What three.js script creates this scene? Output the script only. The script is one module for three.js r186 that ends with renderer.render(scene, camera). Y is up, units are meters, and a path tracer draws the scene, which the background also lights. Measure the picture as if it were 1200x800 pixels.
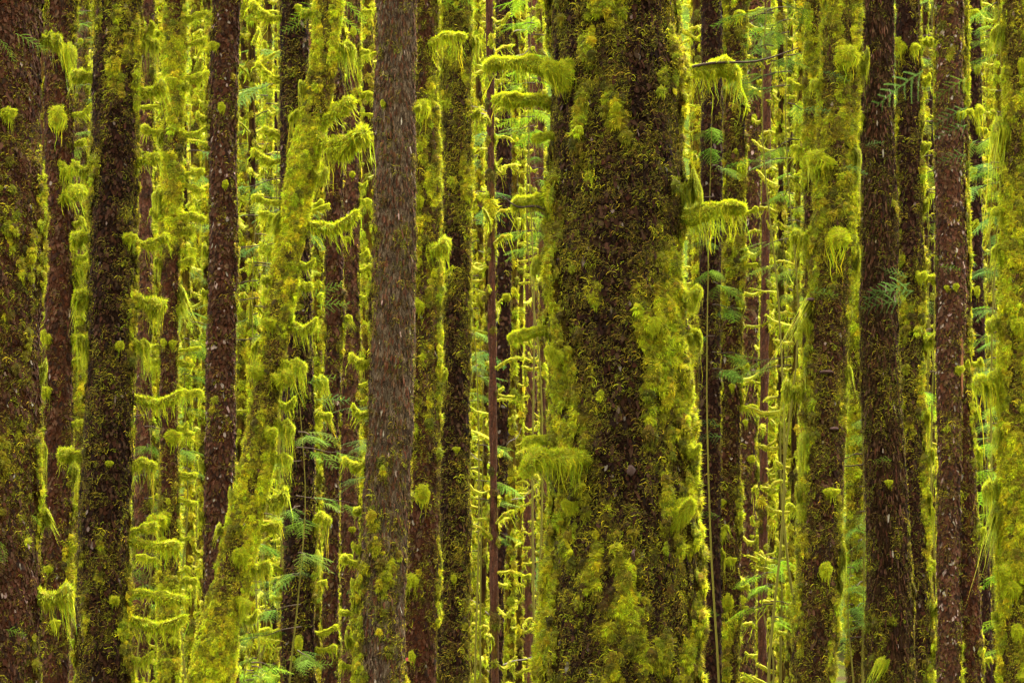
import * as THREE from 'three';
import { mergeGeometries } from 'three/addons/utils/BufferGeometryUtils.js';

// ---------------------------------------------------------------- camera, sky, sun, exposure
const scene = new THREE.Scene();
const FOCAL = 3400, PITCH = 4 * Math.PI / 180, EYE = 5;
const camera = new THREE.PerspectiveCamera(2 * Math.atan(400 / FOCAL) * 180 / Math.PI, 1024 / 682, 0.5, 500);
camera.position.set(0, EYE, 0);
camera.rotation.set(PITCH, 0, 0);
const renderer = new THREE.WebGLRenderer();
renderer.toneMapping = THREE.LinearToneMapping;
renderer.toneMappingExposure = 31;
renderer.shadowMap.enabled = true;
const SKY_LEVEL = 0.36;
{
  const W = 128, H = 64, data = new Float32Array(W * H * 4);
  for (let j = 0; j < H; j++) for (let i = 0; i < W; i++) {
    const el = Math.max(0, Math.sin(((j + 0.5) / H - 0.5) * Math.PI));
    const l = SKY_LEVEL * (1 + 2 * el) / 3;                       // the standard overcast sky
    const k = (j * W + i) * 4;
    data[k] = l * 1.0; data[k + 1] = l * 1.0; data[k + 2] = l * 0.98; data[k + 3] = 1;
  }
  const sky = new THREE.DataTexture(data, W, H, THREE.RGBAFormat, THREE.FloatType);
  sky.mapping = THREE.EquirectangularReflectionMapping; sky.magFilter = THREE.LinearFilter; sky.needsUpdate = true;
  scene.background = sky; scene.environment = sky; scene.backgroundIntensity = 1; scene.environmentIntensity = 1;
}
const sun = new THREE.DirectionalLight(new THREE.Color(1, 0.97, 0.88), 1.5);
sun.position.set(26, 105, -88); sun.target.position.set(0, 5, -45);
sun.castShadow = true; sun.shadow.radius = 24;
Object.assign(sun.shadow.camera, { left: -70, right: 70, top: 70, bottom: -70, near: 1, far: 260 });
scene.add(sun, sun.target);

// ---------------------------------------------------------------- random numbers and noise
const rng = s => { let a = s >>> 0 || 1; return () => { a = a + 0x6D2B79F5 | 0; let t = Math.imul(a ^ a >>> 15, 1 | a); t = t + Math.imul(t ^ t >>> 7, 61 | t) ^ t; return ((t ^ t >>> 14) >>> 0) / 4294967296; }; };
const hash = (x, y, z) => { let h = Math.imul(x, 374761393) ^ Math.imul(y, 668265263) ^ Math.imul(z, 2147483647 - 1013); h = Math.imul(h ^ h >>> 13, 1274126177); return ((h ^ h >>> 16) >>> 0) / 4294967296; };
const sm = t => t * t * (3 - 2 * t), lerp = (a, b, t) => a + (b - a) * t, clamp = (x, a = 0, b = 1) => Math.min(b, Math.max(a, x));
const smooth = (a, b, x) => sm(clamp((x - a) / (b - a)));
function noise(x, y, z = 0) {
  const i = Math.floor(x), j = Math.floor(y), k = Math.floor(z), u = sm(x - i), v = sm(y - j), w = sm(z - k);
  const f = kk => lerp(lerp(hash(i, j, kk), hash(i + 1, j, kk), u), lerp(hash(i, j + 1, kk), hash(i + 1, j + 1, kk), u), v);
  return lerp(f(k), f(k + 1), w);
}
const fbm = (x, y, z) => noise(x, y, z) * 0.55 + noise(x * 2.1 + 9, y * 2.1, z * 2.1 + 4) * 0.3 + noise(x * 4.3, y * 4.3 + 3, z * 4.3) * 0.15;
function worley(x, y, period, seed) {                              // [F1, F2, id of the nearest cell], periodic
  const i = Math.floor(x), j = Math.floor(y); let f1 = 9, f2 = 9, id = 0;
  for (let b = -1; b < 2; b++) for (let a = -1; a < 2; a++) {
    const ci = (i + a + period) % period, cj = (j + b + period) % period, hx = hash(ci, cj, seed), hy = hash(ci, cj, seed + 7);
    const d = Math.hypot(i + a + hx - x, j + b + hy - y);
    if (d < f1) { f2 = f1; f1 = d; id = hash(ci, cj, seed + 13); } else if (d < f2) f2 = d;
  }
  return [f1, f2, id];
}
const pnoise = (x, y, p, s) => { const i = Math.floor(x), j = Math.floor(y), u = sm(x - i), v = sm(y - j), h = (a, b) => hash((a % p + p) % p, (b % p + p) % p, s); return lerp(lerp(h(i, j), h(i + 1, j), u), lerp(h(i, j + 1), h(i + 1, j + 1), u), v); };

// ---------------------------------------------------------------- helpers
const names = {};
function numbered(n) { const k = names[n] = (names[n] ?? -1) + 1; return k ? `${n}_${String(k).padStart(3, '0')}` : n; }
function thing(name, label, category, pos, group) {
  const o = new THREE.Group(); o.name = numbered(name); o.position.copy(pos); scene.add(o);
  o.userData = { label, category }; if (group) o.userData.group = group;
  return o;
}
function part(name, geometry, material, parent, kind) {
  const m = new THREE.Mesh(geometry, material); m.name = name; m.castShadow = m.receiveShadow = true;
  if (kind) m.userData.kind = kind;
  parent.add(m); return m;
}
function stuffOn(name, geometry, material, matrices, colors, parent) {
  const m = new THREE.InstancedMesh(geometry, material, matrices.length); m.name = name; m.castShadow = m.receiveShadow = true;
  matrices.forEach((x, i) => { m.setMatrixAt(i, x); if (colors) m.setColorAt(i, colors[i]); });
  m.userData.kind = 'stuff'; parent.add(m); return m;
}
// a point at pixel (x, y) of the 1200 x 800 photograph, `depth` metres in front of the camera
const CP = Math.cos(PITCH), SP = Math.sin(PITCH);
function at(x, y, depth) {
  const dx = (x - 600) / FOCAL, dy = (400 - y) / FOCAL, vy = dy * CP + SP, vz = CP - dy * SP, s = depth / vz;
  return new THREE.Vector3(dx * s, EYE + vy * s, -depth);
}
const groundY = (x, z) => { const d = -z; return 3.35 * (1 - smooth(3, 20, d)) + (noise(x * 0.11 + 40, z * 0.11, 3) - 0.5) * 0.5 * smooth(6, 20, d); };
const C = (r, g, b) => new THREE.Color().setRGB(r, g, b);

// ---------------------------------------------------------------- bark textures (colour varies about 1; the trunk's own colour comes from its vertices)
function tile(n, fn) {
  const col = new Uint8Array(n * n * 4), bmp = new Uint8Array(n * n * 4);
  for (let j = 0; j < n; j++) for (let i = 0; i < n; i++) {
    const [r, g, b, h] = fn(i / n, j / n), k = (j * n + i) * 4, e = v => 255 * clamp(Math.pow(clamp(v), 1 / 2.2));
    col[k] = e(r); col[k + 1] = e(g); col[k + 2] = e(b); col[k + 3] = 255;
    bmp[k] = bmp[k + 1] = bmp[k + 2] = 255 * clamp(h); bmp[k + 3] = 255;
  }
  const make = (d, srgb) => { const t = new THREE.DataTexture(d, n, n, THREE.RGBAFormat); t.wrapS = t.wrapT = THREE.RepeatWrapping; t.magFilter = THREE.LinearFilter; t.minFilter = THREE.LinearMipmapLinearFilter; t.generateMipmaps = true; if (srgb) t.colorSpace = THREE.SRGBColorSpace; t.needsUpdate = true; return t; };
  return [make(col, true), make(bmp, false)];
}
const scalyTile = tile(512, (u, v) => {                            // rounded plates 3 to 5 cm across on a 0.8 m tile
  const w = (pnoise(u * 24, v * 24, 24, 5) - 0.5) * 0.9, [f1, f2, id] = worley(u * 16 + w, v * 12 + w, 48, 3);
  const edge = smooth(0.02, 0.3, f2 - f1), fine = pnoise(u * 128, v * 128, 128, 9), grain = pnoise(u * 256, v * 200, 256, 4);
  const t = 0.42 + 0.42 * id + (fine - 0.5) * 0.3 + (grain - 0.5) * 0.2, pale = id > 0.93 ? 1 : 0, red = hash(Math.floor(id * 9999), 2, 1);
  return [t * (0.95 + 0.3 * red) + pale * 0.25, t * 0.9 + pale * 0.3, t * (0.95 - 0.2 * red) + pale * 0.3, (0.25 + 0.5 * id) * edge + fine * 0.2 + grain * 0.1];
});
const furrowTile = tile(512, (u, v) => {                           // narrow upright ridges broken into short lengths
  const w = (pnoise(u * 12, v * 8, 24, 5) - 0.5) * 1.3, [f1, f2, id] = worley(u * 28 + w, v * 8 + w, 224, 8);
  const edge = smooth(0.02, 0.35, f2 - f1), fine = pnoise(u * 200, v * 64, 200, 9), pale = hash(Math.floor(id * 9999), 5, 5) > 0.93 ? 1 : 0;
  const t = 0.25 + 0.6 * id + (fine - 0.5) * 0.5;
  return [t + pale * 0.3, t * 0.95 + pale * 0.33, t * 0.9 + pale * 0.33, (0.3 + 0.5 * id) * edge + fine * 0.25];
});
const barkMat = ([map, bump], size, relief) => {
  const f = t => { const c = t.clone(); c.repeat.set(1 / size, 1 / size); c.needsUpdate = true; return c; };
  return new THREE.MeshPhysicalMaterial({ map: f(map), bumpMap: f(bump), bumpScale: relief, roughness: 0.9, specularIntensity: 0.06, vertexColors: true });
};
const M = {
  scaly: barkMat(scalyTile, 0.8, 0.045), furrow: barkMat(furrowTile, 0.7, 0.04),
  flake: new THREE.MeshPhysicalMaterial({ color: 0xffffff, roughness: 0.9, specularIntensity: 0.08, side: THREE.DoubleSide }),
  moss: new THREE.MeshPhysicalMaterial({ color: 0xffffff, vertexColors: true, roughness: 1, specularIntensity: 0.15, transmission: 0.3, thickness: 0, side: THREE.DoubleSide }),
  wood: new THREE.MeshPhysicalMaterial({ color: C(0.04, 0.026, 0.016), roughness: 0.9, specularIntensity: 0.1 }),
  stem: new THREE.MeshPhysicalMaterial({ color: C(0.10, 0.085, 0.012), roughness: 1, specularIntensity: 0.1 }),
  paleWood: new THREE.MeshStandardMaterial({ color: C(0.16, 0.12, 0.08), roughness: 0.9 }),
  needle: new THREE.MeshPhysicalMaterial({ color: 0xffffff, roughness: 1, specularIntensity: 0.03, transmission: 0.4, thickness: 0, side: THREE.DoubleSide }),
};
const MOSS = { fresh: [0.35, 0.37, 0.006], yellow: [0.42, 0.40, 0.006], olive: [0.20, 0.185, 0.006], old: [0.075, 0.052, 0.006], green: [0.22, 0.31, 0.006] };

// ---------------------------------------------------------------- moss blades
class Blades {
  constructor(seed) { this.p = []; this.c = []; this.r = rng(seed); }
  // a tapering strip along pts
  strip(pts, w, color) {
    const s = new THREE.Vector3(), q = [], n = pts.length, rx = this.r() - 0.5, rz = this.r() - 0.5;
    for (let i = 0; i < n; i++) {
      const a = pts[Math.max(0, i - 1)], b = pts[Math.min(n - 1, i + 1)];
      s.set(b[0] - a[0], b[1] - a[1], b[2] - a[2]).cross(new THREE.Vector3(rx, 0.25, rz + 0.2)).normalize().multiplyScalar(w * (i === n - 1 ? 0.15 : 1 - 0.4 * i / n));
      q.push([pts[i][0] - s.x, pts[i][1] - s.y, pts[i][2] - s.z], [pts[i][0] + s.x, pts[i][1] + s.y, pts[i][2] + s.z]);
    }
    for (let i = 0; i < n - 1; i++) { const [a, b, c, d] = q.slice(i * 2, i * 2 + 4); this.tri(a, b, c, color); if (i < n - 2) this.tri(b, d, c, color); }
  }
  tri(a, b, c, k) { this.p.push(...a, ...b, ...c); this.c.push(...k, ...k, ...k); }
  geometry() {
    const g = new THREE.BufferGeometry();
    g.setAttribute('position', new THREE.Float32BufferAttribute(this.p, 3)); g.setAttribute('color', new THREE.Float32BufferAttribute(this.c, 3));
    g.computeVertexNormals(); return g;
  }
}
const tint = (r, k, spread = 0.35) => { const f = 1 + (r() - 0.5) * 2 * spread, h = (r() - 0.5) * 0.2; return [k[0] * f * (1 + h), k[1] * f * (1 - h), k[2] * f]; };
// tufts for trunks: z leaves the bark, y is up; colours near white, tinted by each copy
function tuft(seed, n, spread, out, drop, w, curl) {
  const B = new Blades(seed), r = B.r;
  for (let i = 0; i < n; i++) {
    let x = (r() - 0.5) * spread, y = (r() - 0.5) * spread, z = -0.006, ang = -1.57 + (r() - 0.5) * curl * 2.4;
    const len = drop * (0.45 + r() * 0.9), turn = (r() - 0.5) * curl * 1.5, lift = out * (0.4 + r()), pts = [[x, y, z]];
    for (let k = 1; k <= 4; k++) {                                  // rises from the bark, curls and droops
      x += Math.cos(ang) * len * 0.3; y += Math.sin(ang) * len * 0.3 - len * 0.035 * k; z += lift * (0.75 - 0.35 * k); ang += turn + (r() - 0.5) * 0.5;
      pts.push([x, y, Math.max(z, 0.003 + r() * 0.008)]);
    }
    B.strip(pts, w * (0.6 + r() * 0.7), tint(r, [1, 1, 1], 0.6));
  }
  return B.geometry();
}
// a low cushion of short leaflets, ragged at its lower edge
function clump(seed, n, R, h, leaf, w, strands) {
  const B = new Blades(seed), r = B.r, ph = r() * 6, edge = a => R * (0.65 + 0.7 * noise(Math.cos(a) * 1.6 + seed, Math.sin(a) * 1.6, 3)) * (Math.sin(a) < -0.3 ? 1.3 : 1), top = q => h * (1 - q * q) - 0.004;
  for (let k = 0; k < 9; k++) { const a = k / 9 * 6.283, b = (k + 1) / 9 * 6.283, P = (t, q) => [Math.cos(t) * edge(t) * q, Math.sin(t) * edge(t) * q, top(q) * 0.8]; const c = tint(r, [0.55, 0.5, 0.5], 0.3); B.tri(P(a, 0.95), P(b, 0.95), P(b, 0.5), c); B.tri(P(a, 0.95), P(b, 0.5), P(a, 0.5), c); B.tri(P(a, 0.5), P(b, 0.5), [0, 0, h * 0.8], c); }
  for (let i = 0; i < n; i++) {
    const a = r() * 6.283, q = Math.sqrt(r()), e = edge(a), x = Math.cos(a) * e * q, y = Math.sin(a) * e * q, z = top(q) * 0.8, l = leaf * (0.5 + r());
    let dx = Math.cos(a) * q * 0.8 + (r() - 0.5) * 1.5, dy = Math.sin(a) * q * 0.8 - 0.35 + (r() - 0.5) * 1.3, dz = 0.75 - 0.4 * q + (r() - 0.5) * 0.6; const m = l / Math.hypot(dx, dy, dz), t = r() * 6.283, wx = Math.cos(t) * w, wy = Math.sin(t) * w * 0.7, wz = (r() - 0.5) * w;
    B.tri([x - wx, y - wy, z - wz], [x + wx, y + wy, z + wz], [x + dx * m, y + dy * m, Math.max(0.002, z + dz * m)], tint(r, [1, 1, 1], 0.5));
  }
  for (let i = 0; i < strands; i++) { const x = (r() - 0.5) * R * 1.4, y = -R * (0.3 + 0.6 * r()), l = R * (0.5 + r()), j = (r() - 0.5) * R * 0.4; B.strip([[x, y, 0.008], [x + j * 0.4, y - l * 0.5, 0.014], [x + j, y - l, 0.008]], w * 0.8, tint(r, [1, 1, 1], 0.5)); }
  return B.geometry();
}
const TUFT = {
  curly: [1, 2, 3, 4].map(s => tuft(s, 15, 0.085, 0.022, 0.038, 0.0026, 1.2 + 0.3 * s)),
  fuzzy: [11, 12, 13, 14].map(s => clump(s, 52, 0.04, 0.027, 0.022, 0.0034, 10)),
  hang: [21, 22, 23, 24].map(s => clump(s, 44, 0.034, 0.034, 0.022, 0.0032, 20)),
};
// a bark flake: a small curled plate
const flakeGeo = [1, 2, 3].map(s => {
  const r = rng(s * 77), n = 7, p = [], idx = [];
  p.push(0, 0, 0.005);
  for (let i = 0; i < n; i++) { const a = i / n * 6.283, q = 0.7 + r() * 0.5; p.push(Math.cos(a) * 0.022 * q, Math.sin(a) * 0.028 * q, 0.003 + (Math.sin(a) < 0 ? 0.010 : -0.005) * (0.5 + r())); idx.push(0, 1 + i, 1 + (i + 1) % n); }
  const g = new THREE.BufferGeometry(); g.setAttribute('position', new THREE.Float32BufferAttribute(p, 3)); g.setIndex(idx); g.computeVertexNormals(); return g;
});

function tube(pts, r0, r1, sides, tipClosed = true) {
  const curve = new THREE.CatmullRomCurve3(pts), n = Math.max(4, pts.length * 3), p = [], idx = [], fr = curve.computeFrenetFrames(n, false);
  for (let i = 0; i <= n; i++) { const c = curve.getPointAt(i / n), r = lerp(r0, r1, i / n); for (let k = 0; k < sides; k++) { const a = k / sides * 6.283, u = fr.normals[i], v = fr.binormals[i]; p.push(c.x + (u.x * Math.cos(a) + v.x * Math.sin(a)) * r, c.y + (u.y * Math.cos(a) + v.y * Math.sin(a)) * r, c.z + (u.z * Math.cos(a) + v.z * Math.sin(a)) * r); } }
  for (let i = 0; i < n; i++) for (let k = 0; k < sides; k++) { const a = i * sides + k, b = i * sides + (k + 1) % sides; idx.push(a, b, a + sides, b, b + sides, a + sides); }
  const e = p.length / 3; const c = curve.getPointAt(1); p.push(c.x, c.y, c.z); for (let k = 0; k < sides; k++) idx.push(n * sides + k, n * sides + (k + 1) % sides, e);
  const g = new THREE.BufferGeometry(); g.setAttribute('position', new THREE.Float32BufferAttribute(p, 3)); g.setIndex(idx); g.computeVertexNormals(); return g;
}
const V = (x, y, z) => new THREE.Vector3(x, y, z);
// ---------------------------------------------------------------- mossy branches: unit length 0.5 m along x, moss about 0.14 m through
function branchMoss(seed, o) {
  const B = new Blades(seed), r = B.r, L = 0.5, R = o.R ?? 0.062, col = k => tint(r, o.palette[Math.floor(r() * o.palette.length)], 0.25);
  const bend = t => o.sag * Math.sin(t * 3.1) * 0.1 + (noise(t * 4, seed, 2) - 0.5) * 0.05;
  const rad = t => R * (0.42 + 0.75 * noise(t * 5 + seed, 7.3, seed) + 0.35 * smooth(0.5, 0.9, t) * o.bulb) * Math.sqrt(clamp((1.0 - t) * 8)) * (0.55 + 0.45 * smooth(0, 0.15, t));
  const nt = o.nt, na = o.na, ring = [];
  for (let i = 0; i <= nt; i++) { const t = i / nt, q = rad(t) * 0.8; ring.push([...Array(na)].map((_, k) => { const a = k / na * 6.283, f = q * (0.6 + 0.8 * noise(t * 9, a * 1.5, seed)); return [t * L, bend(t) + Math.sin(a) * f, Math.cos(a) * f]; })); }
  const core = MOSS.olive;
  for (let i = 0; i < nt; i++) for (let k = 0; k < na; k++) { const a = ring[i][k], b = ring[i + 1][k], c = ring[i + 1][(k + 1) % na], d = ring[i][(k + 1) % na], q = tint(r, core, 0.3); B.tri(a, c, b, q); B.tri(a, d, c, q); }
  const spot = () => { const t = Math.pow(r(), 0.8), a = r() * 6.283, q = rad(t) * 0.8 * (0.6 + 0.8 * noise(t * 9, a * 1.5, seed)); return [t, Math.sin(a), Math.cos(a), t * L, bend(t) + Math.sin(a) * q, Math.cos(a) * q]; };
  for (let i = 0; i < o.fuzz; i++) {                               // short tangled fuzz all over
    const [t, ny, nz, x, y, z] = spot(), l = R * (o.fl ?? 1) * (0.2 + 0.4 * r()), jx = (r() - 0.5) * 1.3 + (t > 0.85 ? (t - 0.85) * 9 : 0), jy = (r() - 0.5) * 0.9, jz = (r() - 0.5) * 0.9;
    const t2 = r() * 6.283, wx = Math.cos(t2) * o.w * 1.2, wy = Math.sin(t2) * o.w * 0.8, wz = (r() - 0.5) * o.w * 1.6;
    B.tri([x - wx, y - wy, z - wz], [x + wx, y + wy, z + wz], [x + jx * l * 0.8, y + (ny + jy) * l * 0.9 - l * 0.3, z + (nz + jz) * l * 0.9], col());
  }
  for (let i = 0; i < o.blades; i++) {                             // wavering strands hanging in uneven locks
    const [t, ny, nz, x, y, z] = spot(); if (ny > 0.75) continue;
    const lock = noise(t * 13 + seed * 3, nz * 2.2, 5), fringe = lock * lock * lock * 3.2, len = o.hang * (0.12 + fringe) * (0.3 + r() * 0.9) * (1 - clamp(ny)), f = R * (0.25 + 0.35 * r()), n = len > 0.08 ? 4 : 3, pts = [[x, y, z]];
    let px = x, py = y + ny * f * 0.4, pz = z + nz * f;
    const pull = (noise(Math.floor(t * 13 + seed * 3) * 5.7, 1, 3) - 0.5) * 0.05;
    for (let k = 1; k <= n; k++) { px += (r() - 0.5) * (0.008 + len * 0.2) + pull * len; py -= len / n; pz += (r() - 0.5) * (0.006 + len * 0.12) - nz * f * 0.12 * k; pts.push([px, py, pz]); }
    B.strip(pts, o.w * (0.55 + r() * 0.6), col());
  }
  const g = B.geometry(), end = o.bulb > 0.7 ? 0.9 : 0.94;
  if (o.fuzz > 400) g.userData.wood = tube([0, 0.25, 0.5, 0.75, 1].map(q => V(q ? q * L * end : -0.06, bend(q * end) - 0.004, 0)), 0.02, 0.006, 6);
  return g;
}
const BRANCH_MOSS = [MOSS.green, MOSS.fresh, MOSS.fresh, MOSS.yellow, MOSS.olive];   // one mixture for every branch, near or far
const near = { nt: 18, na: 11, w: 0.0036, fuzz: 1900, blades: 320 }, large = { nt: 30, na: 18, w: 0.0021, fuzz: 7500, blades: 600, fl: 0.65 };
const BM = {
  n: [1, 2, 3, 4, 5].map(s => branchMoss(100 + s, { ...near, palette: BRANCH_MOSS, sag: 0.5 - 0.3 * s, bulb: s % 2, hang: 0.085 })),
  d: [1, 2, 3].map(s => branchMoss(200 + s, { ...near, palette: BRANCH_MOSS, sag: 0.5, bulb: 0.5, hang: 0.17, blades: 520 })),
  k: [1, 2, 3].map(s => branchMoss(300 + s, { ...near, palette: BRANCH_MOSS, sag: -0.6, bulb: 1, hang: 0.10, R: 0.07 })),
  o: [1, 2].map(s => branchMoss(400 + s, { ...near, palette: BRANCH_MOSS, sag: 0.4, bulb: 0.3, hang: 0.11, blades: 420 })),
  N: [1, 2].map(s => branchMoss(110 + s, { ...large, palette: BRANCH_MOSS, sag: 0.3, bulb: 0.3, hang: 0.08 })),
  D: [1, 2].map(s => branchMoss(210 + s, { ...large, palette: BRANCH_MOSS, sag: 0.3, bulb: 0.4, hang: 0.11, blades: 800 })),
  K: [1, 2, 3].map(s => branchMoss(310 + s, { ...large, palette: BRANCH_MOSS, sag: -0.6, bulb: 0.8, hang: 0.06, R: 0.07 })),
  O: [1, 2].map(s => branchMoss(410 + s, { ...large, palette: BRANCH_MOSS, sag: 0.4, bulb: 0.3, hang: 0.10 })),
  far: [1, 2, 3, 4, 5, 6].map(s => branchMoss(500 + s, { nt: 6, na: 5, w: 0.0065, fuzz: 200, blades: 30, palette: BRANCH_MOSS, sag: 1.6 - 0.6 * s, bulb: s % 2, hang: 0.09 + 0.05 * (s % 3) })),
};
const bareGeo = [1, 2, 3, 4].map(s => { const r = rng(s * 57); return tube([V(-0.06, 0, 0), V(0.3, 0.03 * r(), 0.03 * (r() - 0.5)), V(0.65, 0.12 * (r() - 0.3), 0.08 * (r() - 0.5)), V(1, 0.22 * (r() - 0.3), 0.1 * (r() - 0.5))], 0.016, 0.004, 5); });

// ---------------------------------------------------------------- conifer sprays: 0.5 m along x, flat in xz
function spray(seed, step, needle, nw) {
  const r = rng(seed), p = [], tri = (a, b, c) => p.push(...a, ...b, ...c);
  const twig = (x, y, z, dx, dz, len, droop) => {
    const n = Math.max(3, Math.round(len / step)); let lx = x, ly = y, lz = z;
    for (let i = 1; i <= n; i++) {
      const t = i / n, px = x + dx * len * t, pz = z + dz * len * t, py = y - droop * len * t * t;
      tri([lx, ly, lz - 0.0012], [px, py, pz], [lx, ly, lz + 0.0012]);
      for (const s of [-1, 1]) { const l = needle * (0.7 + r() * 0.5) * (1 - 0.4 * t), ax = dx * 0.45 - dz * s, az = dz * 0.45 + dx * s, w = nw; tri([px - dx * w, py, pz - dz * w], [px + ax * l, py + (r() - 0.4) * 0.004, pz + az * l], [px + dx * w, py + 0.001, pz + dz * w]); }
      lx = px; ly = py; lz = pz;
    }
  };
  twig(0, 0, 0, 1, 0, 0.5, 0.15);
  for (let i = 1; i < 13; i++) { const t = i / 13, s = i % 2 ? 1 : -1, a = 0.85 + r() * 0.25, l = (0.24 - 0.17 * t) * (0.7 + 0.5 * r()); twig(0.5 * t, -0.15 * 0.5 * t * t, 0, Math.cos(a), Math.sin(a) * s, l, 0.25); }
  const g = new THREE.BufferGeometry(); g.setAttribute('position', new THREE.Float32BufferAttribute(p, 3)); g.computeVertexNormals(); return g;
}
const SPRAY = [1, 2, 3].map(s => spray(s * 19, 0.009, 0.017, 0.0026)), FARSPRAY = [4, 5].map(s => spray(s * 19, 0.02, 0.026, 0.009));

// ---------------------------------------------------------------- trees
const FLAKES = [[0.036, 0.0135, 0.005], [0.024, 0.009, 0.0035], [0.05, 0.0235, 0.011], [0.013, 0.006, 0.003]], PALE = [0.14, 0.10, 0.07];
const BARK = { red: [0.040, 0.016, 0.0065], brown: [0.021, 0.010, 0.0035], dark: [0.010, 0.005, 0.002], grey: [0.092, 0.064, 0.037], pink: [0.068, 0.033, 0.018], purple: [0.015, 0.007, 0.004] };
function axisOf(pts, depth, slim = 1) {                                       // pts: [x, y, width] in pixels of the photograph
  const k = pts.map(([x, y, w]) => { const p = at(x, y, depth); return { y: p.y, x: p.x, r: w * slim / 2 * depth / FOCAL }; }).sort((a, b) => a.y - b.y);
  const n = k.length, seg = (a, b, y) => { const t = (y - a.y) / (b.y - a.y); return [lerp(a.x, b.x, t), lerp(a.r, b.r, t)]; };
  const lo = k[0], hi = k[n - 1], TOP = 25;
  return y => {
    let x, r;
    if (y <= lo.y) { x = seg(lo, k[1], y)[0]; r = lo.r + (lo.y - y) * 0.012 + 0.25 * lo.r * smooth(1.2, 0, y); }
    else if (y >= hi.y) { const s = (hi.x - k[n - 2].x) / (hi.y - k[n - 2].y); x = hi.x + s * (y - hi.y); r = hi.r * clamp((TOP + 1 - y) / (TOP + 1 - hi.y)) + 0.01; }
    else {
      let i = 0; while (k[i + 1].y < y) i++;
      const a = k[i], b = k[i + 1], t = (y - a.y) / (b.y - a.y);
      const ma = i ? (b.x - k[i - 1].x) / (b.y - k[i - 1].y) : (b.x - a.x) / (b.y - a.y), mb = i + 2 < n ? (k[i + 2].x - a.x) / (k[i + 2].y - a.y) : (b.x - a.x) / (b.y - a.y), h = b.y - a.y;
      x = (2 * t ** 3 - 3 * t * t + 1) * a.x + (t ** 3 - 2 * t * t + t) * h * ma + (3 * t * t - 2 * t ** 3) * b.x + (t ** 3 - t * t) * h * mb; r = lerp(a.r, b.r, sm(t));
    }
    return [x, r];
  };
}
const profile = (list, py) => { if (py <= list[0][0]) return list[0][1]; for (let i = 1; i < list.length; i++) if (py <= list[i][0]) return lerp(list[i - 1][1], list[i][1], (py - list[i - 1][0]) / (list[i][0] - list[i - 1][0])); return list[list.length - 1][1]; };
let nTufts = 0, treeSeed = 0;
function crown(t, axis, y0, y1, R, n, seed) {                       // boughs of needles round the upper stem
  const r = rng(seed + 5), ms = [], cs = [], q = new THREE.Object3D();
  for (let i = 0; i < n; i++) {
    const f = r(), y = lerp(y0, y1, f), a = r() * 6.283, L = R * (1 - 0.75 * f) * (0.15 + 0.75 * r()), p = axis(y);
    q.position.set(p.x + Math.cos(a) * L, p.y - 0.2 * L, p.z + Math.sin(a) * L); q.rotation.set((r() - 0.5) * 0.7, -a + (r() - 0.5), -0.2 + (r() - 0.5) * 0.5, 'YXZ'); q.scale.setScalar(2.2 + r() * 1.6); q.updateMatrix();
    ms.push(q.matrix.clone()); cs.push(C(...tint(r, [0.04, 0.075, 0.03], 0.3)));
  }
  stuffOn('crown', FARSPRAY[0], M.needle, ms, cs, t);
}
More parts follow.
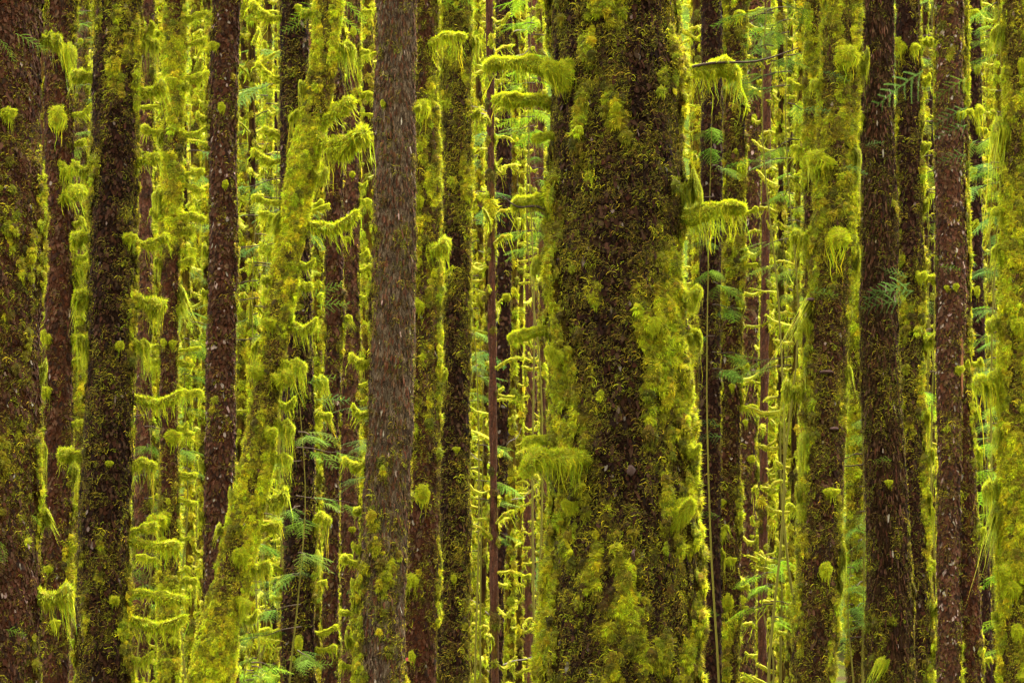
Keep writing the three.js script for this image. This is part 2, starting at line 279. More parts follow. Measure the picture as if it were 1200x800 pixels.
function tree(o) {
  const seed = ++treeSeed * 101, r = rng(seed), d = o.depth, axis = axisOf(o.pts, d, o.slim), gx = axis(0)[0], g0 = groundY(gx, -d) - 0.15;
  const base = V(axis(g0)[0], g0, -d), t = thing(o.name ?? 'spruce_tree', o.label, 'tree', base, o.group);
  const far = o.far, yTop = at(0, 0, d).y + 0.8, yBot = at(0, 800, d).y - 0.8, lod = o.lod ?? clamp(d / 36, 0.8, 2.6), rr = axis((yTop + yBot) / 2)[1];
  const pyOf = y => 400 - Math.tan(Math.atan2(y - EYE, d) - PITCH) * FOCAL;
  // how mossy the bark is at angle th (0 faces the camera, z) and height y
  const cover = (th, y) => {
    const cx = Math.cos(th) * rr * 3.2, sx = Math.sin(th) * rr * 3.2, n = fbm(cx + seed, y * (o.my ?? 0.9), sx), n2 = noise(cx * 4.2 + seed, y * 3.4, sx * 4.2), n3 = noise(cx * 10 + seed, y * 9, sx * 10);
    const side = o.side ? Math.pow(Math.abs(Math.sin(th)), 3) * o.side * (Math.sin(th) > 0 ? (o.sr ?? 1) : (o.sl ?? 1)) : 0;
    return clamp(profile(o.moss, pyOf(y)) - (far ? 0 : 0.19) + side + (n - 0.5) * (o.patch ?? 1.6) * 1.25 + (n2 - 0.5) * 0.9 + (n3 - 0.5) * 0.4);
  };
  // trunk
  const nu = far ? 12 : o.nu ?? 64, rows = [], step = far ? 0.35 : o.step ?? 0.035;
  for (let y = g0; y < yBot; y += 0.3) rows.push(y);
  for (let y = yBot; y < yTop; y += step) rows.push(y);
  for (let y = yTop; y < 25.9; y += 1.2) rows.push(y); rows.push(26);
  const p = [], uv = [], col = [], idx = [], bark = BARK[o.bark], mossC = [0.085, 0.068, 0.004], lump = o.furrow ? 0.016 : 0.032;
  const surf = (th, y) => {
    const [x, q] = axis(y), cx = Math.cos(th), sx = Math.sin(th);
    let h = (noise(sx * 1.4 + seed, y * 0.7, cx * 1.4) - 0.5) * 0.14 * q + (noise(sx * q * 14 + seed, y * 9, cx * q * 14) - 0.5) * lump;
    const bow = far ? 0 : (noise(y * 0.55 + seed, seed, 1) - 0.5) * 0.22 * q + (noise(y * 1.9 + seed, seed, 4) - 0.5) * 0.10 * q;
    if (o.furrow) h += (noise(sx * q * 42 + seed, y * 7, cx * q * 42) - 0.5) * 0.034 + (noise(sx * q * 80 + seed, y * 16, cx * q * 80) - 0.5) * 0.014;
    if (!far && y > yBot - 0.3 && y < yTop + 0.3) h += Math.min(0.04, q * 0.1) * ((c => smooth(0.4, 1, c) - 0.3 + smooth(0.35, 0.75, c) * 2.6 * (noise(sx * q * 12 + seed, y * 7.5, cx * q * 12) - 0.5))(cover(th, y)));
    return V(x + bow + sx * (q + h) - base.x, y - base.y, cx * (q + h) + (o.zlean ?? 0) * (y - base.y));
  };
  for (const y of rows) for (let k = 0; k <= nu; k++) {
    const th = k / nu * 6.28319, v = surf(th, y); p.push(v.x, v.y, v.z); uv.push(k / nu * Math.max(1, Math.round(6.283 * rr / 0.8)) * 0.8, y);
    const m = y > yBot - 0.2 && y < yTop + 0.2 ? smooth(0.35, 0.95, cover(th, y)) * 0.85 : 0.3, n = 0.75 + 0.5 * noise(Math.sin(th) * 5 * rr * 4 + seed, y * 3, Math.cos(th) * 5 * rr * 4);
    for (let c = 0; c < 3; c++) col.push(lerp(bark[c] * n, mossC[c], m) * 1.5);
  }
  for (let j = 0; j + 1 < rows.length; j++) for (let k = 0; k < nu; k++) { const a = j * (nu + 1) + k, b = a + nu + 1; idx.push(a, a + 1, b, a + 1, b + 1, b); }
  const g = new THREE.BufferGeometry(); g.setAttribute('position', new THREE.Float32BufferAttribute(p, 3)); g.setAttribute('uv', new THREE.Float32BufferAttribute(uv, 2)); g.setAttribute('color', new THREE.Float32BufferAttribute(col, 3)); g.setIndex(idx); g.computeVertexNormals();
  part('trunk', g, o.furrow ? M.furrow : M.scaly, t);
  // moss tufts and bark flakes scattered over the bark
  const mat = new THREE.Matrix4(), X = V(), Y = V(), Z = V(), up = V(0, 1, 0);
  const frame = (th, y, scale, roll = 0, lift = 0) => {
    const q = surf(th, y); Z.set(Math.sin(th), 0, Math.cos(th)); X.crossVectors(up, Z); Y.copy(up);
    if (roll) { const c = Math.cos(roll), s = Math.sin(roll), a = X.clone(); X.multiplyScalar(c).addScaledVector(Y, s); Y.multiplyScalar(c).addScaledVector(a, -s); }
    return new THREE.Matrix4().makeBasis(X.clone().multiplyScalar(scale), Y.clone().multiplyScalar(scale), Z.clone().multiplyScalar(scale)).setPosition(q.addScaledVector(Z, lift));
  };
  const sets = { curly: [[], []], fuzzy: [[], []], hang: [[], []] }, area = 6.283 * rr * (yTop - yBot);
  const tries = Math.round(area * (o.density ?? 560) / (lod * lod));
  for (let i = 0; i < tries; i++) {
    const th = (r() + r() < 1.2 ? r() * 4.2 - 2.1 : r() * 6.283), y = lerp(yBot, yTop, r()), c = cover(th, y);
    if (r() > (far ? 0.02 : 0.09) + c) continue;
    const thick = c > 0.55 + 0.3 * r(), kind = far ? 'fuzzy' : thick ? (r() < (o.hangy ?? 0.16) ? 'hang' : 'fuzzy') : 'curly';
    const u = clamp(c * c * 0.95 + (r() - 0.5) * 0.95) * 2, hi = r() < 0.5 ? MOSS.fresh : MOSS.yellow, k = [0, 1, 2].map(q => u < 1 ? lerp(MOSS.old[q], MOSS.olive[q], u) : lerp(MOSS.olive[q], hi[q], u - 1)), s = o.tone ?? 1;
    sets[kind][0].push(frame(th, y, lod * (0.5 + r() * 0.8) * (far ? 0.62 : kind === 'hang' ? 1.5 : 1), (r() - 0.5) * (kind === 'hang' ? 0.15 : 0.9))); sets[kind][1].push(C(...tint(r, k.map(v => v * s), 0.34)));
  }
  for (const kind of ['curly', 'fuzzy', 'hang']) { const [m, c] = sets[kind]; nTufts += m.length; for (let v = 0; v < 4; v++) { const f = (_, i) => i % 4 === v; if (m.filter(f).length) stuffOn(kind === 'hang' ? 'hanging_moss' : 'bark_moss', TUFT[kind][v], M.moss, m.filter(f), c.filter(f), t); } }
  if (!far) {
    const ms = [], cs = [], nf = Math.round(area * 0.75 * (o.flakes ?? 420) / (lod * lod));
    for (let i = 0; i < nf; i++) { const th = r() * 4.4 - 2.2, y = lerp(yBot, yTop, r()); if (cover(th, y) > 0.75) continue; { const fm = frame(th, y, lod * (0.5 + r() * 0.8), (r() - 0.5) * (o.furrow ? 0.25 : 0.8)); fm.multiply(new THREE.Matrix4().makeScale(o.furrow ? 0.5 : 0.5 + r() * 0.7, o.furrow ? 1.7 : 0.7 + r() * 1.2, 1)); ms.push(fm); } const k = r() < (o.pale ?? 0.012) ? PALE : FLAKES[Math.floor(r() * 4)], f = o.bark === 'grey' ? 1.5 : o.bark === 'pink' ? 1.2 : o.bark === 'dark' || o.bark === 'purple' ? 0.6 : 1; cs.push(C(...tint(r, k.map(v => v * f), 0.25))); }
    for (let v = 0; v < 3; v++) { const f = (_, i) => i % 3 === v; stuffOn('bark_flakes', flakeGeo[v], M.flake, ms.filter(f), cs.filter(f), t); }
  }
  if (o.crown ?? (!far && d < 47)) crown(t, y => { const [x] = axis(y); return V(x - base.x, y - base.y, 0); }, 18, 26, 1.4, 45, seed);
  // branches: [y, length (signed; 0 points at the camera), rise, thickness, x offset from the trunk's middle when in front, kind]
  const unit = d / FOCAL;
  const put = (py, dx, rise, thick, off = 0, kind) => {
    if (!dx) thick *= 0.8;
    const y = at(0, py, d).y, [, q] = axis(y), front = !dx || off;
    const th = front ? Math.asin(clamp(off * unit / q, -0.97, 0.97)) : Math.sign(dx) * (1.25 + r() * 0.5);
    const dir = dx ? V(Math.sign(dx), 0, front ? 0.5 : Math.cos(th) * 0.9 + (r() - 0.5) * 0.3) : V(Math.sin(th), 0, Math.cos(th));
    dir.normalize(); const len = dx ? Math.abs(dx) * unit / Math.max(0.6, Math.abs(dir.x)) : thick * unit * 1.3;
    const tilt = Math.atan2((rise ?? 0) * unit, len), X2 = dir.clone().multiplyScalar(Math.cos(tilt)).addScaledVector(up, Math.sin(tilt)), Z2 = V().crossVectors(dir, up).normalize(), Y2 = V().crossVectors(Z2, X2);
    const pos = surf(th, y).addScaledVector(V(Math.sin(th), 0, Math.cos(th)), -0.03), k = (q => o.fine ? q.replace(/[ndko]/, c => c.toUpperCase()) : q)(kind === 'd' && !dx && r() < 0.7 ? 'k' : kind ?? (dx ? 'n' : 'k')), list = k === 'b' ? bareGeo : BM[k], pick = list[Math.floor(r() * list.length)];
    const m = new THREE.Matrix4().makeBasis(X2, Y2, Z2).setPosition(pos);
    const b = part('branch', k === 'b' ? pick : pick.userData.wood, o.palewood ? M.paleWood : M.wood, t); b.applyMatrix4(m);
    const sl = k === 'b' ? len : (len + 0.03) / 0.5, st = k === 'b' ? Math.max(1, len) : Math.max(0.25, thick * unit / 0.14);
    { const k1 = dx ? 1 : 0.65 + r() * 0.45, k2 = dx ? 1 : 0.7 + r() * 0.55; b.scale.set(sl * (dx ? 1 : 0.8 + r() * 0.5), st * k1, st * k2); if (!dx) b.rotateZ((r() - 0.7) * 0.6); }
    if (k !== 'b') part('branch_moss', pick, M.moss, b, 'stuff');
    return b;
  };
  for (const b of o.branches ?? []) put(...b);
  for (let i = 0; i < (o.stubs ?? 0); i++) {
    const s = r() < 0.5 ? -1 : 1, py = r() * 820 - 10, big = o.stubSize ?? 1;
    if (r() < 0.2) put(py, 0, 0, (0.09 + 0.08 * r()) * big / unit, (r() - 0.5) * rr / unit, 'k');
    else { const l = (0.18 + 0.32 * r()) * big / unit * s; put(py, l, Math.abs(l) * (r() * 0.6 - 0.1), (0.08 + 0.09 * r()) * big / unit, 0, r() < 0.3 ? 'd' : 'n'); }
  }
  for (let i = 0; i < (o.bare ?? 0); i++) { const s = r() < 0.6 ? -1 : 1; put(r() * 800, s * (0.4 + r() * 0.6) / unit, (0.1 + r() * 0.3) / unit, 0, 0, 'b'); }
  if (far) {                                                        // slender trees deep in the stand: each branch one mossy mesh
    for (let i = 0; i < o.nb; i++) {
      const y = lerp(yBot, yTop, (i + r()) / o.nb), a = r() * 6.283, [, q] = axis(y), b = part('branch', BM.far[Math.floor(r() * 6)], M.moss, t);
      const L = (0.2 + r() * r() * 0.8) * (o.bl ?? 1), st = (0.45 + r() * 0.45) * (o.bt ?? 1);
      b.position.copy(surf(a, y)); b.rotation.set(0, a - Math.PI / 2, -0.12 + r() * 0.6, 'YXZ'); b.scale.set(L / 0.5, st, st);
    }
  }
  return { t, put, surf, axis, base, unit, yTop, yBot, d, r };
}

// ---------------------------------------------------------------- ground
{
  const n = 90, p = [], idx = [], col = [], uv = [];
  for (let j = 0; j <= n; j++) for (let i = 0; i <= n; i++) { const x = (i / n - 0.5) * 260, z = 40 - j / n * 300, f = fbm(x * 0.4, z * 0.4, 1); p.push(x, groundY(x, z), z); uv.push(x, z); const m = smooth(0.35, 0.6, f); col.push(lerp(0.03, 0.035, m), lerp(0.02, 0.045, m), lerp(0.01, 0.006, m)); }
  for (let j = 0; j < n; j++) for (let i = 0; i < n; i++) { const a = j * (n + 1) + i, b = a + n + 1; idx.push(a, a + 1, b, a + 1, b + 1, b); }
  const g = new THREE.BufferGeometry(); g.setAttribute('position', new THREE.Float32BufferAttribute(p, 3)); g.setAttribute('uv', new THREE.Float32BufferAttribute(uv, 2)); g.setAttribute('color', new THREE.Float32BufferAttribute(col, 3)); g.setIndex(idx); g.computeVertexNormals();
  const f = scalyTile[1].clone(); f.repeat.set(1, 1); f.needsUpdate = true;
  const m = part('forest_floor', g, new THREE.MeshPhysicalMaterial({ vertexColors: true, roughness: 1, specularIntensity: 0, bumpMap: f, bumpScale: 0.05 }), scene, 'structure'); m.userData.label = 'mossy forest floor falling away from the bank'; m.userData.category = 'ground';
}

{
  const n = 60, p = [], idx = [], col = [];
  for (let j = 0; j <= n; j++) for (let i = 0; i <= n; i++) { const x = (i / n - 0.5) * 300, q = j / n, z = -168 - q * 110, f = fbm(x * 0.12, z * 0.12, 5); p.push(x, -1 + q * 68 + (f - 0.5) * 14 * smooth(0, 0.1, q), z + (noise(x * 0.5, q * 40, 2) - 0.5) * 4); col.push(0.014 + 0.016 * f, 0.022 + 0.018 * f, 0.005); }
  for (let j = 0; j < n; j++) for (let i = 0; i < n; i++) { const a = j * (n + 1) + i, b = a + n + 1; idx.push(a, a + 1, b, a + 1, b + 1, b); }
  const g = new THREE.BufferGeometry(); g.setAttribute('position', new THREE.Float32BufferAttribute(p, 3)); g.setAttribute('color', new THREE.Float32BufferAttribute(col, 3)); g.setIndex(idx); g.computeVertexNormals();
  const m = part('hillside', g, new THREE.MeshPhysicalMaterial({ vertexColors: true, roughness: 1, specularIntensity: 0 }), scene, 'structure'); m.userData.label = 'green hillside rising beyond the stand'; m.userData.category = 'hill';
}

// ---------------------------------------------------------------- the trees one can tell apart
const T = {};
T.big = tree({ label: 'massive dark spruce trunk shaggy with moss, widest tree of the stand', depth: 24, bark: 'dark', nu: 150, step: 0.024, density: 1150, lod: 0.85, hangy: 0.3, flakes: 420, pale: 0.012, fine: true,
  pts: [[726, 0, 160], [726, 250, 165], [727, 520, 171], [729, 800, 188]], moss: [[0, 0.44], [250, 0.56], [420, 0.6], [600, 0.6], [800, 0.68]], side: 0.36, sl: 0.8, patch: 1.3, slim: 0.95,
  branches: [[85, -82, 4, 24, 0, 'o'], [126, -72, 10, 20, 0, 'o'], [243, -44, 2, 22, 0, 'o'], [318, -20, 0, 26, 0, 'o'], [392, -50, -6, 16, 0, 'o'], [522, -34, 0, 16, 0, 'o'], [540, -74, -8, 34, -42, 'n'], [80, 0, 0, 44, -56, 'k'], [82, 74, 2, 24, 0, 'd'], [230, 24, 2, 34, 0, 'd'], [264, 74, 14, 24, 0, 'd'], [402, 20, 0, 26, 0, 'o'], [585, 0, 0, 34, 60, 'k'], [386, 0, 0, 14, 32, 'k'], [415, 0, 0, 20, -66, 'd'], [345, 0, 0, 24, 72, 'd'], [135, 0, 0, 11, 0, 'k'], [82, 148, 24, 0, 0, 'b'], [520, 0, 0, 16, 74, 'd'], [165, 0, 0, 20, -74, 'o'], [250, -60, 16, 0, 0, 'b'], [590, 0, 0, 16, -60, 'd']] });
T.edge = tree({ label: 'broad reddish brown trunk of scaly bark with sparse curly moss and one small moss knob', depth: 25.5, bark: 'red', nu: 110, step: 0.028, density: 620, flakes: 700,
  pts: [[-8, 0, 116], [-11, 400, 118], [-16, 800, 120]], moss: [[0, 0.04], [250, 0.22], [420, 0.14], [560, 0.3], [800, 0.42]], side: 0.25,
  branches: [[50, 26, 4, 24], [138, 0, 0, 16, 28, 'k'], [428, 10, 0, 20, 0, 'k'], [530, 8, 0, 20, 0, 'd'], [606, 8, 4, 16, 0, 'k'], [694, 42, 6, 28]] });
T.twin = tree({ label: 'dark brown trunk with a ladder of mossy stubs on both sides', depth: 31, bark: 'dark', nu: 84, step: 0.03, density: 700, flakes: 500,
  pts: [[138, 0, 54], [134, 200, 53], [130, 400, 55], [124, 650, 59], [121, 800, 64]], moss: [[0, 0.42], [60, 0.3], [200, 0.25], [400, 0.2], [560, 0.3], [700, 0.4], [800, 0.45]], side: 0.3,
  branches: [[95, -27, 8, 20], [190, -24, 0, 18], [282, -24, 4, 22], [350, -18, 4, 26], [406, -14, 0, 20, 0, 'd'], [538, -30, 8, 20], [34, 14, 12, 12], [55, 24, 2, 18, 0, 'd'], [104, 34, 10, 20], [195, 34, 12, 16], [280, 38, 8, 14], [353, 36, -4, 26], [408, 20, 2, 16, 0, 'd'], [464, 56, 6, 17], [548, 30, 2, 14, 0, 'd'], [628, 36, 14, 14], [630, 62, -6, 15], [694, 66, -8, 16], [722, 68, 0, 18], [768, 30, 4, 14], [795, 12, 0, 14], [697, 0, 0, 11, 14, 'k'], [540, 0, 0, 8, 6, 'k'], [275, 0, 0, 14, 18, 'k'], [405, 0, 0, 10, 12, 'd']] });
T.lean = tree({ name: 'leaning_tree', label: 'leaning curved trunk wrapped thickly in bright yellow moss', depth: 29.5, bark: 'brown', nu: 84, step: 0.03, density: 1250, hangy: 0.22,
  pts: [[386, -60, 40], [385, 0, 41], [372, 110, 43], [356, 190, 46], [344, 260, 44], [328, 360, 42], [312, 460, 46], [298, 560, 50], [275, 660, 58], [247, 780, 74], [240, 830, 80]], moss: [[0, 0.68], [150, 0.75], [300, 0.72], [400, 0.72], [600, 0.9], [800, 0.95]], side: 0.3, patch: 1.0, tone: 1.3, slim: 0.64, lod: 0.68,
  branches: [[62, 24, 4, 20, 0, 'd'], [152, 48, 38, 20, 12], [158, 58, 4, 30, 10], [262, 62, 14, 20], [306, 20, 2, 11], [262, -10, 4, 18, 0, 'd'], [376, 32, 2, 18], [372, 0, 0, 18, -6, 'k'], [434, 30, 4, 18, 0, 'd'], [428, 0, 0, 20, -10, 'k'], [440, 0, 0, 20, 10, 'k'], [502, 24, 0, 18, 0, 'd'], [500, 0, 0, 16, 8, 'd'], [576, 26, 4, 22], [578, -8, 0, 18, 0, 'k'], [645, 0, 0, 16, 4, 'k'], [705, 0, 0, 16, 14, 'd'], [105, -8, 0, 16, 0, 'd'], [200, 0, 0, 16, 18, 'd'], [110, 40, 60, 0, 0, 'b'], [20, -16, 6, 12], [140, -14, 2, 14, 0, 'd'], [330, -12, 4, 12], [340, 22, 6, 12], [410, -10, 2, 16, 0, 'd'], [470, 22, 4, 13], [540, 24, 2, 13, 0, 'd'], [620, 26, 6, 14], [670, 26, 2, 16, 0, 'd'], [720, 20, 4, 14], [620, -12, 4, 14]] });
T.grey = tree({ label: 'grey brown trunk of finely furrowed bark, nearly bare of moss above', depth: 33, bark: 'grey', furrow: true, nu: 96, step: 0.03, density: 520,
  pts: [[468, 0, 47], [461, 300, 50], [455, 500, 53], [443, 800, 58]], moss: [[0, -0.05], [180, 0.1], [250, 0.36], [330, 0.14], [560, 0.22], [700, 0.44], [800, 0.52]], side: 0.3, sl: 1.5, sr: 0.4, patch: 1.4,
  branches: [[420, -26, 6, 13], [482, -22, 8, 13], [540, -26, 4, 13], [600, -12, 2, 12], [636, -12, 0, 11], [660, -22, 10, 10], [680, -10, 0, 10], [722, -18, 6, 8], [746, -8, 0, 13, 0, 'k'], [780, -18, 4, 8], [124, 0, 0, 7, -12, 'k'], [126, 8, 0, 8, 0, 'k']] });
T.ruddy = tree({ label: 'mossy trunk with ruddy bark showing low down, tucked behind the furrowed grey trunk', depth: 37, bark: 'red', density: 800,
  pts: [[497, 0, 30], [495, 300, 36], [493, 600, 42], [490, 800, 48]], moss: [[0, 0.5], [300, 0.55], [450, 0.4], [600, 0.25], [800, 0.2]], side: 0.4,
  branches: [[54, 44, 6, 13, 6, 'd'], [128, -10, 0, 22, 0, 'o'], [130, 0, 0, 24, 0, 'd'], [290, 22, 4, 18, 6, 'k'], [356, 0, 0, 16, -6, 'k'], [436, 8, 0, 11, 0, 'k'], [500, 0, 0, 13, -8, 'k'], [574, 0, 0, 17, 2, 'k'], [676, 0, 0, 14, -6, 'd'], [692, 0, 0, 13, -14, 'd'], [766, 0, 0, 10, -4, 'k'], [232, 0, 0, 12, -4, 'k'], [322, 16, 10, 5]] });
T.straight = tree({ label: 'straight trunk sleeved in short ochre moss with bare brown bands', depth: 40, bark: 'dark', density: 1100,
  pts: [[535, 0, 36], [533, 300, 37], [531, 800, 39]], moss: [[0, 0.62], [120, 0.55], [230, 0.5], [290, 0.15], [330, 0.45], [430, 0.1], [520, 0.05], [600, 0.1], [700, 0.3], [800, 0.4]], side: 0.35, patch: 0.9, hangy: 0.05, slim: 0.92,
  branches: [[50, 11, 0, 15, 0, 'd'], [130, 12, 0, 11, 0, 'k'], [524, 0, 0, 9, 2, 'k'], [674, 0, 0, 7, 0, 'k']] });
T.scaly = tree({ label: 'slim red brown trunk of curling scaly bark with pale lichen flecks', depth: 40, bark: 'red', density: 420, flakes: 1100, pale: 0.035,
  pts: [[263, 0, 32], [261, 300, 33], [258, 800, 38]], moss: [[0, 0.1], [300, 0.15], [600, 0], [800, 0.1]], side: 0.35,
  branches: [[52, 0, 0, 10, -8, 'k'], [126, 0, 0, 10, 0, 'k'], [214, 0, 0, 9, 4, 'k'], [292, -8, 2, 12, 0, 'k'], [340, -8, 0, 10], [540, -8, 0, 12, 0, 'k'], [135, -14, 4, 10], [600, -8, 0, 12, 0, 'k']] });
T.behind = tree({ label: 'brown trunk with big draped moss clumps beside the broad scaly trunk', depth: 38, bark: 'red', density: 560, flakes: 600,
  pts: [[70, 0, 35], [68, 300, 34], [64, 600, 35], [60, 800, 37]], moss: [[0, 0.4], [100, 0.2], [400, 0.12], [600, 0.1], [800, 0.05]], side: 0.45, hangy: 0.4,
  branches: [[66, 14, 2, 20, 4, 'd'], [142, 0, 0, 24, 2, 'd'], [190, 20, -4, 18, 4, 'n'], [237, 30, 12, 22, 2], [235, -6, 0, 20, 0, 'd'], [325, 26, 8, 18, 0, 'd'], [135, 26, 12, 9], [280, 8, 4, 14], [610, -8, 0, 16, 0, 'd'], [662, 0, 0, 9, -4, 'k'], [728, 0, 0, 12, 4, 'k'], [108, -8, 4, 12], [172, 16, 8, 9], [262, 14, 6, 10], [300, 18, 8, 9], [360, 16, 6, 10], [425, 14, 4, 9], [500, 16, 6, 9], [590, 14, 4, 10], [640, 16, 6, 9], [395, 0, 0, 12, -8, 'k'], [400, 20, 0, 12, 0, 'd'], [455, 0, 0, 14, -8, 'k'], [552, 8, 0, 13, 0, 'd']] });
T.gold = tree({ label: 'golden moss coated trunk with torn brown bark lower down and crooked mossy twigs', depth: 43, bark: 'red', density: 1000,
  pts: [[204, 0, 27], [202, 200, 27], [199, 400, 25], [197, 800, 28]], moss: [[0, 0.85], [280, 0.8], [315, 0.3], [380, 0.15], [480, 0.25], [560, 0.4], [800, 0.45]], side: 0.4, tone: 1.1, slim: 0.78,
  branches: [[25, 30, 10, 8], [55, 28, 12, 8], [100, 28, 14, 10], [100, 8, 4, 10], [158, 34, 14, 8], [165, -8, 0, 14, 0, 'd'], [215, 28, -8, 9], [232, -12, 0, 16, 0, 'd'], [275, 20, 8, 12], [310, 20, 8, 10], [310, -10, 0, 12, 0, 'd'], [350, 10, 4, 18, 0, 'd'], [180, 0, 0, 12, -4, 'k'], [415, 24, -12, 8], [452, 20, -10, 8], [500, 22, -8, 8], [548, 24, -6, 9], [585, 24, -4, 8], [640, 0, 0, 16, 0, 'd'], [600, 0, 0, 20, -4, 'd'], [505, 0, 0, 16, 4, 'd']], stubs: 30, stubSize: 0.8 });
T.shade = tree({ label: 'shadowy dark trunk with hanging mossy twigs behind the leaning yellow tree', depth: 46, bark: 'dark', density: 600,
  pts: [[344, 0, 34], [346, 300, 36], [350, 550, 36], [352, 800, 40]], moss: [[0, 0.2], [500, 0.1], [800, 0.35]], side: 0.2, hangy: 0.4,
  branches: [[22, -40, 22, 12], [92, -34, 24, 8], [165, -26, 18, 10], [188, -36, 14, 11], [238, -34, 8, 9], [300, -26, 14, 8], [450, 18, 4, 14, 0, 'd'], [655, 8, 0, 14, 0, 'd'], [672, -22, 14, 10], [745, -26, 6, 10, 0, 'd'], [750, 0, 0, 12, 2, 'k'], [760, 26, 4, 8], [610, 20, 0, 14, 0, 'd'], [690, -8, 0, 12, 0, 'd']], stubs: 16, stubSize: 0.8 });
T.fungus = tree({ label: 'thick mossy trunk with small brown shelf fungi, leaning beside a dark furrowed trunk', depth: 33, bark: 'brown', nu: 84, step: 0.03, density: 1150,
  pts: [[989, 0, 46], [984, 150, 50], [975, 350, 54], [962, 600, 54], [949, 800, 58]], moss: [[0, 0.84], [200, 0.74], [330, 0.68], [400, 0.42], [520, 0.45], [650, 0.55], [720, 0.4], [800, 0.6]], side: 0.4, patch: 1.2, tone: 0.95, slim: 0.84,
  branches: [[68, 10, 0, 22, 0, 'k'], [70, 0, 0, 22, 2, 'k'], [190, 0, 0, 24, -12, 'k'], [186, -12, 0, 24, 0, 'k'], [186, 10, 0, 24, 0, 'd'], [284, -24, 4, 20, 0, 'd'], [280, 0, 0, 24, 2, 'd'], [300, 10, 0, 26, 0, 'k'], [362, -10, 6, 26, 0, 'd'], [385, -16, 0, 14, 0, 'd'], [452, -26, 4, 26], [445, -4, 0, 24, 0, 'd'], [520, -8, 0, 22, 0, 'd'], [575, -10, 0, 16, 0, 'k'], [596, -8, 0, 14, 0, 'k'], [664, 0, 0, 14, 4, 'k'], [572, 0, 0, 14, 4, 'k'], [440, 10, 2, 14, 0, 'd'], [100, -14, 2, 14], [660, 8, 0, 30, 0, 'd']] });
T.furrow = tree({ label: 'dark furrowed trunk with white lichen flecks and a green conifer twig across it', depth: 35, bark: 'brown', furrow: true, nu: 90, step: 0.032, density: 800,
  pts: [[1030, 0, 37], [1030, 250, 42], [1034, 450, 46], [1040, 620, 50], [1047, 800, 58]], moss: [[0, -0.05], [200, 0.15], [260, 0.4], [300, 0.1], [380, 0.0], [450, 0.4], [520, 0.1], [680, 0.15], [800, 0.4]], side: 0.15, patch: 0.9, tone: 0.75, hangy: 0.02,
  branches: [[780, -10, 6, 14, -8, 'd'], [565, 0, 0, 7, 0, 'k'], [140, 0, 0, 12, -18, 'd']] });
T.ragged = tree({ label: 'ragged dark trunk with moss lumps down one edge, close behind the furrowed trunk', depth: 44, bark: 'purple', density: 760, hangy: 0.4,
  pts: [[1064, 0, 28], [1066, 300, 29], [1070, 550, 28], [1077, 800, 30]], moss: [[0, 0.2], [150, 0.3], [300, 0.25], [450, 0.4], [600, 0.35], [800, 0.45]], side: 0.45, sr: 1.4,
  branches: [[54, 0, 0, 14, -8, 'k'], [52, 16, 4, 13], [88, 12, 2, 12], [236, 8, 0, 13, 0, 'k'], [170, 10, -6, 13, 0, 'd'], [320, 0, 0, 14, 6, 'k'], [325, 20, -2, 12], [395, 14, 0, 16, 0, 'k'], [470, 0, 0, 18, -12, 'k'], [490, 8, 0, 18, 0, 'd'], [525, 0, 0, 16, -12, 'k'], [536, 12, 0, 16, 0, 'd'], [585, 8, 0, 18, 0, 'd'], [600, 10, 0, 14, 0, 'd'], [660, 10, 0, 14], [710, 10, 0, 16, 0, 'k'], [760, 8, 0, 14, 0, 'd'], [60, 0, 0, 12, 4, 'd']] });
T.lichen = tree({ label: 'pinkish scaly trunk with pale lichen and a torn strip of orange wood', depth: 42, bark: 'pink', density: 620, flakes: 1200, pale: 0.05,
  pts: [[1112, 0, 33], [1113, 300, 34], [1113, 400, 32], [1113, 550, 26], [1114, 800, 27]], moss: [[0, 0.35], [80, 0.3], [180, 0.15], [350, 0], [800, 0]], side: 0.3, sr: 1.4,
  branches: [[132, 0, 0, 9, 10, 'k'], [134, 12, 4, 8], [335, 0, 0, 8, 2, 'k'], [335, 0, 0, 7, -6, 'k'], [425, 8, 2, 8], [430, 0, 0, 10, 8, 'k']] });
T.seam = tree({ label: 'narrow brown stem fused by a mossy seam to the pinkish scaly trunk', depth: 42.4, bark: 'red', density: 700, flakes: 700,
  pts: [[1127, 200, 13], [1128, 400, 18], [1133, 600, 24], [1138, 800, 30]], moss: [[0, 0.4], [400, 0.35], [800, 0.2]], side: 0.5, sl: 1.8,
  branches: [[425, 14, 4, 10], [480, -4, 2, 10], [480, 10, 0, 12, 0, 'k'], [530, 10, 0, 12, 0, 'd'], [625, 10, 0, 11, 0, 'd'], [640, -6, 2, 10], [685, -5, 2, 10], [775, 12, 4, 6]] });
T.plum = tree({ label: 'plum dark smooth trunk dotted with small moss tassels beside the pinkish scaly trunk', depth: 52, bark: 'purple', density: 420, flakes: 260, pale: 0.02,
  pts: [[1139, 0, 20], [1142, 300, 20], [1147, 500, 21], [1152, 800, 24]], moss: [[0, -0.2], [400, -0.3], [800, -0.1]], side: 0.5, sr: 1.2, sl: 0.3,
  branches: [[18, 0, 0, 11, 0, 'd'], [35, 0, 0, 10, -8, 'd'], [56, 14, 6, 11], [78, 0, 0, 8, 2, 'k'], [92, 0, 0, 8, -6, 'k'], [135, 0, 0, 14, 2, 'd'], [155, 8, 2, 8], [150, 0, 0, 7, 4, 'k'], [200, 0, 0, 12, -2, 'k'], [225, 0, 0, 7, 4, 'k'], [268, -8, 8, 10, 6, 'd'], [340, 0, 0, 9, 0, 'd']] });
